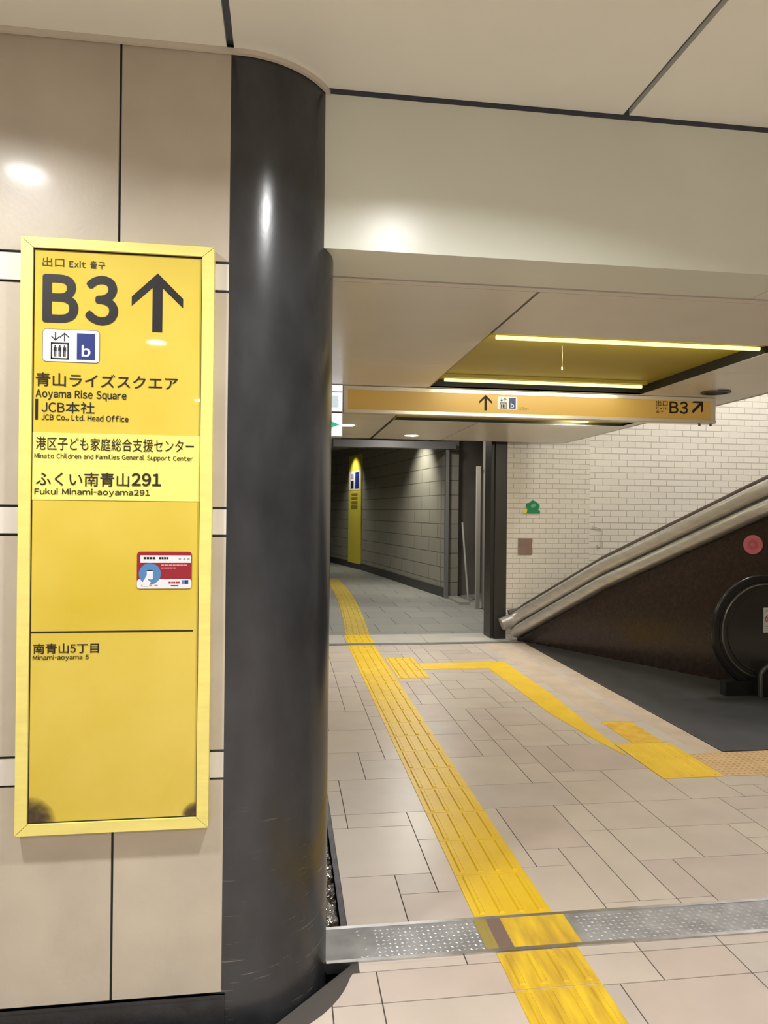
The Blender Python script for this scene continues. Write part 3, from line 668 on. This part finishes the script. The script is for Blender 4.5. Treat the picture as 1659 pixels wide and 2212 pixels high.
tact('tactile_pad', 1.030, 1.325, [(6.44, 6.745), (6.748, 7.053), (7.056, 7.36)], 'short yellow tactile pad joined to the right side of the long path')
b = MB(); b.bevbox(1.33, 2.22, 6.80, 7.08, -.001, .003, .001)
t = thing('tactile_branch', (1.8, 6.9, 0), 'yellow painted branch strip turning from the pad towards the escalator', 'tactile paving')
obj('cross_strip', b, YELLOW_TACT, t)
b = MB(); b.add([(1.97, 6.80, .003), (2.22, 6.80, .003), (2.21, 5.6, .003), (2.17, 5.0, .003), (2.148, 4.465, .003), (2.12, 4.25, .003), (2.06, 4.6, .003), (1.99, 5.2, .003)], [tuple(range(8))])
b.add([(1.97, 6.80, -.001), (2.22, 6.80, -.001), (2.21, 5.6, -.001), (2.17, 5.0, -.001), (2.148, 4.465, -.001), (2.12, 4.25, -.001), (2.06, 4.6, -.001), (1.99, 5.2, -.001)] + [(1.97, 6.80, .003), (2.22, 6.80, .003), (2.21, 5.6, .003), (2.17, 5.0, .003), (2.148, 4.465, .003), (2.12, 4.25, .003), (2.06, 4.6, .003), (1.99, 5.2, .003)],
      [(i, (i + 1) % 8, 8 + (i + 1) % 8, 8 + i) for i in range(8)])
obj('long_strip', b, YELLOW_TACT, t)
def dots(b, x0, x1, y0, y1, pitch, r, z):
    nx, ny = int((x1 - x0) / pitch), int((y1 - y0) / pitch)
    for i in range(nx):
        for j in range(ny):
            c = (x0 + (x1 - x0) * (i + .5) / nx, y0 + (y1 - y0) * (j + .5) / ny)
            vs = [(c[0] + rr * cos(pi / 4 * k), c[1] + rr * sin(pi / 4 * k), zz) for rr, zz in ((r, z), (r * .55, z + .005)) for k in range(8)]
            b.add(vs, [(k, (k + 1) % 8, 8 + (k + 1) % 8, 8 + k) for k in range(8)] + [tuple(range(8, 16))])
t = thing('tactile_warning_pad', (2.34, 4.15, 0), 'bright yellow warning pad on the floor left of the escalator mat', 'tactile paving')
obj('base_tiles', MB().bevbox(2.152, 2.525, 3.85, 4.46, -.001, .004, .001), YELLOW_TACT, t)
obj('ridges', tact_tiles(2.155, 2.522, [(3.853, 4.155), (4.158, 4.457)], 5)[1], YELLOW_TACT, t, 'faint raised yellow bars')
obj('worn_tiles', MB().bevbox(2.28, 2.50, 4.465, 4.95, -.001, .003, .001), mat('tactile_orange', (.62, .36, .012), .5, vscale=12, col2=(.80, .50, .03)), t, 'worn orange tiles')
t = thing('tactile_border', (2.8, 4.05, 0), 'tan dotted border tiles along the front of the escalator mat', 'tactile paving')
b = MB()
for x0, x1 in ((2.535, 2.83), (2.833, 3.13), (3.133, 3.43), (3.433, 3.73), (3.733, 4.03)): b.bevbox(x0, x1, 3.85, 4.242, -.001, .003, .001)
obj('base_tiles', b, TAN_TACT, t); b = MB(); dots(b, 2.54, 4.03, 3.86, 4.235, .036, .010, .003); obj('dome_pattern', b, TAN_TACT, t)['kind'] = 'stuff'

# ================================================================== METAL DRAIN STRIP
t = thing('drain_cover', (2.4, 2.49, 0), 'checkered steel drain cover strip crossing the floor and the yellow path', 'drain cover')
obj('plate', MB().box(.146, 5.5, 2.40, 2.582, -.03, .004), mat('steel_plate', (.38, .38, .39), .5, .5, var=.2, vscale=9), t)
b = MB()
nx = int((5.4 - .26) / .021)
for i in range(nx):
    x = .27 + i * .021
    if .70 < x < 1.07: continue
    for j in range(8):
        y = 2.412 + j * .0212; a = radians(35 if (i + j) % 2 else -35); L, Wd = .0092, .0036
        if x < .33 and random.random() < .6: continue
        pts = [(x + L * cos(a), y + L * sin(a)), (x - Wd * sin(a), y + Wd * cos(a)), (x - L * cos(a), y - L * sin(a)), (x + Wd * sin(a), y - Wd * cos(a))]
        b.add([(*p_, .004) for p_ in pts] + [(x, y, .0066)], [(0, 1, 4), (1, 2, 4), (2, 3, 4), (3, 0, 4)])
ob = obj('tread_bumps', b, mat('steel_bumps', (.54, .54, .56), .45, .5), t, 'raised steel tread pattern'); ob['kind'] = 'stuff'
for y0, y1 in ((2.386, 2.402), (2.580, 2.597)): obj('side_rail', MB().box(.15, 5.5, y0, y1, -.03, .006), STEEL, t)
obj('yellow_plate', MB().box(.80, 1.045, 2.402, 2.580, .003, .0062), YELLOW_WORN, t, 'worn yellow painted section')
obj('brown_patch', MB().box(.745, .80, 2.402, 2.580, .003, .0060), mat('patch_brown', (.20, .13, .10), .5), t, 'brown bare patch')
obj('olive_patch', MB().box(.70, .73, 2.402, 2.580, .003, .0060).box(.73, .745, 2.402, 2.58, .003, .0064), mat('patch_olive', (.36, .27, .06), .5), t, 'olive edge patch')

# ================================================================== ESCALATOR
path_s = [-.27, -.2, -.1, .0, .15, .3, .6, .9, 1.22, 1.45, 1.7, 1.95, 2.2, 2.5, 2.75, S1 - .03, S1 + .1, 3.2, 3.6, 4.2, 5.1]
def roll_path(zf, off, s0): return [(*wp(s, off), zf(s)) for s in path_s if s >= s0 - 1e-6]
def oval(w_, h_, n=14): return [(w_ * cos(2 * pi * i / n), h_ * sin(2 * pi * i / n)) for i in range(n)]
def capsule(w_, h_, r=.03, n=4): return [(x, z) for x, z in rrect(-w_, w_, -h_, h_, r, n)]
obj('upper_roll', MB().sweep(roll_path(lambda s: zbot(max(s, 0)) + .255 + (.36 * s if s < 0 else 0), .02, -.2), capsule(.07, .068, .045)), STEEL_PALE, ed, 'wide silver upper roll')
obj('groove', MB().sweep(roll_path(lambda s: zbot(s) + .165, .0, 0), capsule(.05, .05, .01), smooth=False), STEEL_DARK, ed, 'dark groove')
obj('lower_roll', MB().sweep(roll_path(lambda s: zbot(s) + .085, .035, -.0), capsule(.07, .066, .05)), STEEL_PALE, ed, 'silver lower roll')
obj('upper_edge', MB().sweep(roll_path(lambda s: zbot(max(s, 0)) + .34 + (.3 * s if s < 0 else 0), -.02, -.1), capsule(.05, .032, .02)), mat('deck_edge_brown', (.09, .07, .06), .4), ed, 'dark brown upper edge')

es = thing('escalator', (4.0, 5.62, 0), 'escalator with black rounded handrail newel at the right edge', 'escalator')
EYC = 5.60
def dshape(off):
    """outline of the newel and rising balustrade in X-Z, inset by off"""
    cx, cz, rx, rz = 4.02, .535, .445 - off, .445 - off
    p = [(cx + rx * cos(radians(a)), cz + rz * sin(radians(a))) for a in range(262, 88, -6)]
    top = [(4.35, cz + rz), (4.6, cz + rz + .03), (4.9, cz + rz + .17), (5.6, cz + rz + .57)]
    bot = [(5.6, cz - rz + .57), (4.9, cz - rz + .17), (4.6, cz - rz + .03), (4.35, cz - rz)]
    return p, top, bot
p, top, bot = dshape(.03); pts = p + top + bot
obj('balustrade', MB().prism(pts, EYC - .02, EYC + .02, 'Y'), mat('balustrade_dark', (.028, .027, .023), .16, spec=.6), es, 'glossy dark balustrade panel')
p, top, bot = dshape(.0); path = [(x, EYC, z) for x, z in p + top]
obj('handrail', MB().sweep(path, capsule(.036, .020, .016), up=Vector((0, 1, 0)), mi=0), mat('handrail_black', (.012, .012, .014), .22), es, 'black rubber handrail')
p, top, bot = dshape(.05); path = [(x, EYC - .024, z) for x, z in p + top]
obj('metal_trim', MB().tube(path, .011, 8, up=Vector((0, 1, 0))), mat('newel_trim', (.16, .155, .15), .25, .8), es, 'dark chrome trim')
p, top, bot = dshape(.10); path = [(x, EYC - .0215, z) for x, z in p + top]
obj('inner_trim', MB().tube(path, .006, 8, up=Vector((0, 1, 0))), mat('newel_trim_dark', (.04, .038, .035), .3, .5), es)
b = MB(); pr = []
for i in range(13):
    a = radians(180 - 180 * i / 12); pr.append((4.03 + .115 * cos(a), .17 + .10 * sin(a)))
b.prism([(3.915, .0)] + pr + [(5.6, .27), (5.6, 0)], EYC - .11, EYC + .04, 'Y')
obj('handrail_inlet', b, mat('inlet_black', (.014, .014, .016), .28), es, 'black rounded handrail inlet')
b = MB(); b.sweep([(x, EYC - .11, z) for x, z in [(3.915, .01)] + pr + [(4.145, .01)]], capsule(.012, .016, .005), up=Vector((0, 1, 0))); obj('inlet_trim', b, mat('inlet_trim_grey', (.20, .20, .21), .3, .7), es)
obj('skirt', MB().box(3.66, 5.6, EYC - .03, EYC + .05, .0, .12), mat('skirt_black', (.012, .012, .012), .35), es)
t = thing('escalator_mat', (3.6, 5.0, 0), 'dark charcoal landing mat on the floor in front of the escalator', 'mat')
obj('mat_surface', MB().bevbox(2.778, 5.5, 4.248, 5.475, -.02, .007, .003), mat('mat_charcoal', (.036, .036, .038), .5, var=.15, vscale=6, bump=.1, bscale=200), t)
nt_ = thing('notice', (4.07, EYC - .021, .53), 'small white notice with red prohibition ring on the newel panel', 'notice')
NY = EYC - .0205
flat('sheet', rrect(4.00, 4.13, .525, .735, .004), NY, WHITE, nt_, t=.001)
b = MB(); b.prism([(4.045 + .03 * cos(2 * pi * i / 28), .64 + .03 * sin(2 * pi * i / 28)) for i in range(28)], NY - .0013, NY - .001, 'Y'); obj('ring', b, RED, nt_, 'red ring')
flat('ring_face', [(4.045 + .023 * cos(2 * pi * i / 28), .64 + .023 * sin(2 * pi * i / 28)) for i in range(28)], NY, WHITE, nt_, t=.0003, eps=.0013)
b = MB(); b.cyl((4.045, .652), .0045, NY - .0019, NY - .0016, 12, axis='Y'); b.prism(rect(4.038, 4.052, .622, .647), NY - .0019, NY - .0016, 'Y'); obj('figure', b, INK, nt_)
flat('slash', turn(rect(4.042, 4.048, .612, .668), 45, (4.045, .64)), NY, RED, nt_, t=.0003, eps=.0020)
b = MB()
for u in (4.022, 4.040, 4.062, 4.078, 4.094): b.prism(rect(u, u + .013, .702, .716), NY - .0013, NY - .001, 'Y')
obj('heading', b, GREYINK, nt_); b = MB()
for z_ in (.575, .560, .545): b.prism(rect(4.018, 4.11, z_, z_ + .006), NY - .0013, NY - .001, 'Y')
obj('small_print', b, GREYINK, nt_)

# red button plate on the brown wall
c0 = wp(2.80, .0); ang = math.atan2(dAB.y, dAB.x)
rb = thing('round_red_sign', (c0.x, c0.y, 1.25), 'round pinkish red sign on the dark brown wall above the newel', 'sign')
def onwall(s, z, off): q_ = wp(s, off); return (q_.x, q_.y, z)
def disc(s0, z0, r, off0, off1, n=28, sq=0.):
    b = MB(); f_ = lambda a: 1 + sq * (abs(cos(2 * a)) ** 4 if cos(a) < 0 and sin(a) > 0 else 0)
    vs = [onwall(s0 + r * f_(2 * pi * i / n) * cos(2 * pi * i / n), z0 + r * f_(2 * pi * i / n) * sin(2 * pi * i / n), o) for o in (off0, off1) for i in range(n)]
    return b.add(vs, [(i, (i + 1) % n, n + (i + 1) % n, n + i) for i in range(n)] + [tuple(range(n, 2 * n)), tuple(range(n))[::-1]])
obj('plate', disc(2.765, 1.255, .085, 0, .012), mat('sign_pink', (.50, .13, .16), .4), rb)
obj('symbol', disc(2.765, 1.255, .045, .012, .014), mat('sign_pink_deep', (.42, .08, .11), .4), rb, 'darker red centre')
obj('symbol_core', disc(2.765, 1.255, .018, .014, .016), MATS['sign_pink'], rb)

# ================================================================== SMALL THINGS ON THE BRICK WALL
t = thing('green_exit_sign', (2.96, 8.4, 1.60), 'small green emergency sign with yellow corner on the ivory brick wall', 'sign')
GREEN = mat('sign_green', (.015, .20, .075), .4)
flat('plate', [(2.885, 1.515), (3.055, 1.515), (3.055, 1.545), (3.03, 1.56), (3.05, 1.60), (3.03, 1.635), (2.985, 1.665), (2.955, 1.672), (2.93, 1.645), (2.89, 1.635), (2.88, 1.60), (2.90, 1.57)], 8.4, GREEN, t, t=.012)
flat('symbol', [(2.955, 1.575), (3.0, 1.60), (2.99, 1.635), (2.95, 1.625), (2.935, 1.60)], 8.388, mat('sign_green_light', (.10, .38, .24), .4), t, t=.001)
flat('corner', [(2.845, 1.51), (2.905, 1.515), (2.89, 1.57), (2.85, 1.55)], 8.4, mat('sign_yellow_corner', (.75, .62, .06), .4), t, t=.011, label='yellow corner')
t = thing('wall_hatch', (2.875, 8.4, 1.11), 'small brown square plate on the ivory brick wall beside the dark jamb', 'wall plate')
obj('plate', MB().box(2.792, 2.955, 8.388, 8.4, 1.02, 1.208), mat('plate_brown', (.22, .145, .115), .45, var=.08, vscale=10), t); obj('rim', MB().box(2.786, 2.961, 8.392, 8.4, 1.014, 1.214), mat('plate_rim_brown', (.30, .23, .19), .5), t)
t = thing('wall_loop', (3.79, 8.46, 1.14), 'thin greenish wire loop on the brick wall left of the escalator deck', 'wall loop')
obj('loop', MB().tube([(3.745, 8.45, 1.36), (3.80, 8.445, 1.35), (3.865, 8.45, 1.33), (3.868, 8.445, 1.22), (3.862, 8.447, 1.12), (3.83, 8.45, 1.10), (3.82, 8.455, 1.13)], .0045, 6), mat('loop_green', (.42, .45, .34), .5), t)

# ================================================================== CORRIDOR THINGS
t = thing('yellow_wall_panel', (1.88, 19.4, .13), 'tall narrow yellow direction panel on the dark corridor wall', 'sign')
d = Vector((2.0 - 2.36, 18.77 - 16.26)).normalized(); d2 = Vector((1.40 - 2.0, 21.5 - 18.77)).normalized()
def cp(u, off): q_ = Vector((2.0, 18.77)) + d2 * u - Vector((-d2.y, d2.x)) * -off; return (q_.x, q_.y)
def cpan2(u0, u1, z0, z1, o0, o1):
    a_, b_, c_, e_ = cp(u0, o0), cp(u1, o0), cp(u1, o1), cp(u0, o1)
    return MB().add([(*a_, z0), (*b_, z0), (*c_, z0), (*e_, z0), (*a_, z1), (*b_, z1), (*c_, z1), (*e_, z1)], [(0, 1, 2, 3), (4, 7, 6, 5), (0, 4, 5, 1), (1, 5, 6, 2), (2, 6, 7, 3), (3, 7, 4, 0)])
PANEL_Y = mat('corridor_panel_yellow', (.62, .53, .06), .45)
u0, u1 = .05, 1.15
obj('panel', cpan2(u0, u1, .14, 3.05, .0, .03), PANEL_Y, t)
obj('white_plate', cpan2(u0 + .06, u1 - .06, 2.10, 2.62, .03, .034), WHITE, t, 'white pictogram plate')
obj('blue_field', cpan2(u0 + .18, u0 + .50, 2.14, 2.58, .034, .037), BLUE, t, 'blue pictogram'); obj('lift_symbol', cpan2(u0 + .64, u0 + .88, 2.15, 2.36, .034, .037), INK, t); obj('lift_arrow', cpan2(u0 + .64, u0 + .88, 2.42, 2.55, .034, .036), GREYINK, t)
b = MB()
for k, z_ in enumerate((1.96, 1.86, 1.75, 1.66, 1.60)):
    m_ = cpan2(u0 + .3, u1 - .28, z_, z_ + .06, .03, .034); b.add(m_.v, m_.f)
obj('lettering', b, mat('ink_olive', (.20, .16, .02), .5), t, 'faint dark lettering lines')
t = thing('portal_frame', (2.84, 12.5, 0), 'grey metal beam on a slim post at the corridor mouth', 'frame')
obj('post', MB().box(2.80, 2.86, 12.46, 12.54, 0, 2.66), mat('portal_grey', (.20, .20, .20), .4, .4), t)
obj('header', MB().box(.80, 2.97, 12.40, 12.62, 2.64, 2.76), mat('portal_header', (.17, .17, .17), .4, .2), t)
b = MB(); b.box(3.02, 3.06, 11.02, 11.10, .0, 2.2).box(2.95, 3.62, 12.28, 12.34, .36, .40)
struct('trim_5', MB().box(2.98, 3.04, 11.02, 11.09, 0, 2.25).box(2.86, 3.04, 11.6, 12.5, .0, .04), mat('alcove_frame', (.30, .28, .25), .4))
struct('door_1', MB().prism([(2.80, 9.16), (2.83, 9.15), (3.12, 11.05), (3.09, 11.06)], .03, 2.15, 'Z'), mat('door_grey', (.22, .205, .185), .35))
t = thing('leaning_bar', (3.1, 12.0, 0), 'thin pale bar standing in the dark alcove by the jamb', 'bar')
obj('bar', MB().tube([(3.02, 12.1, 1.35), (3.10, 11.95, .0)], .018, 8), mat('bar_grey', (.35, .34, .32), .4), t)
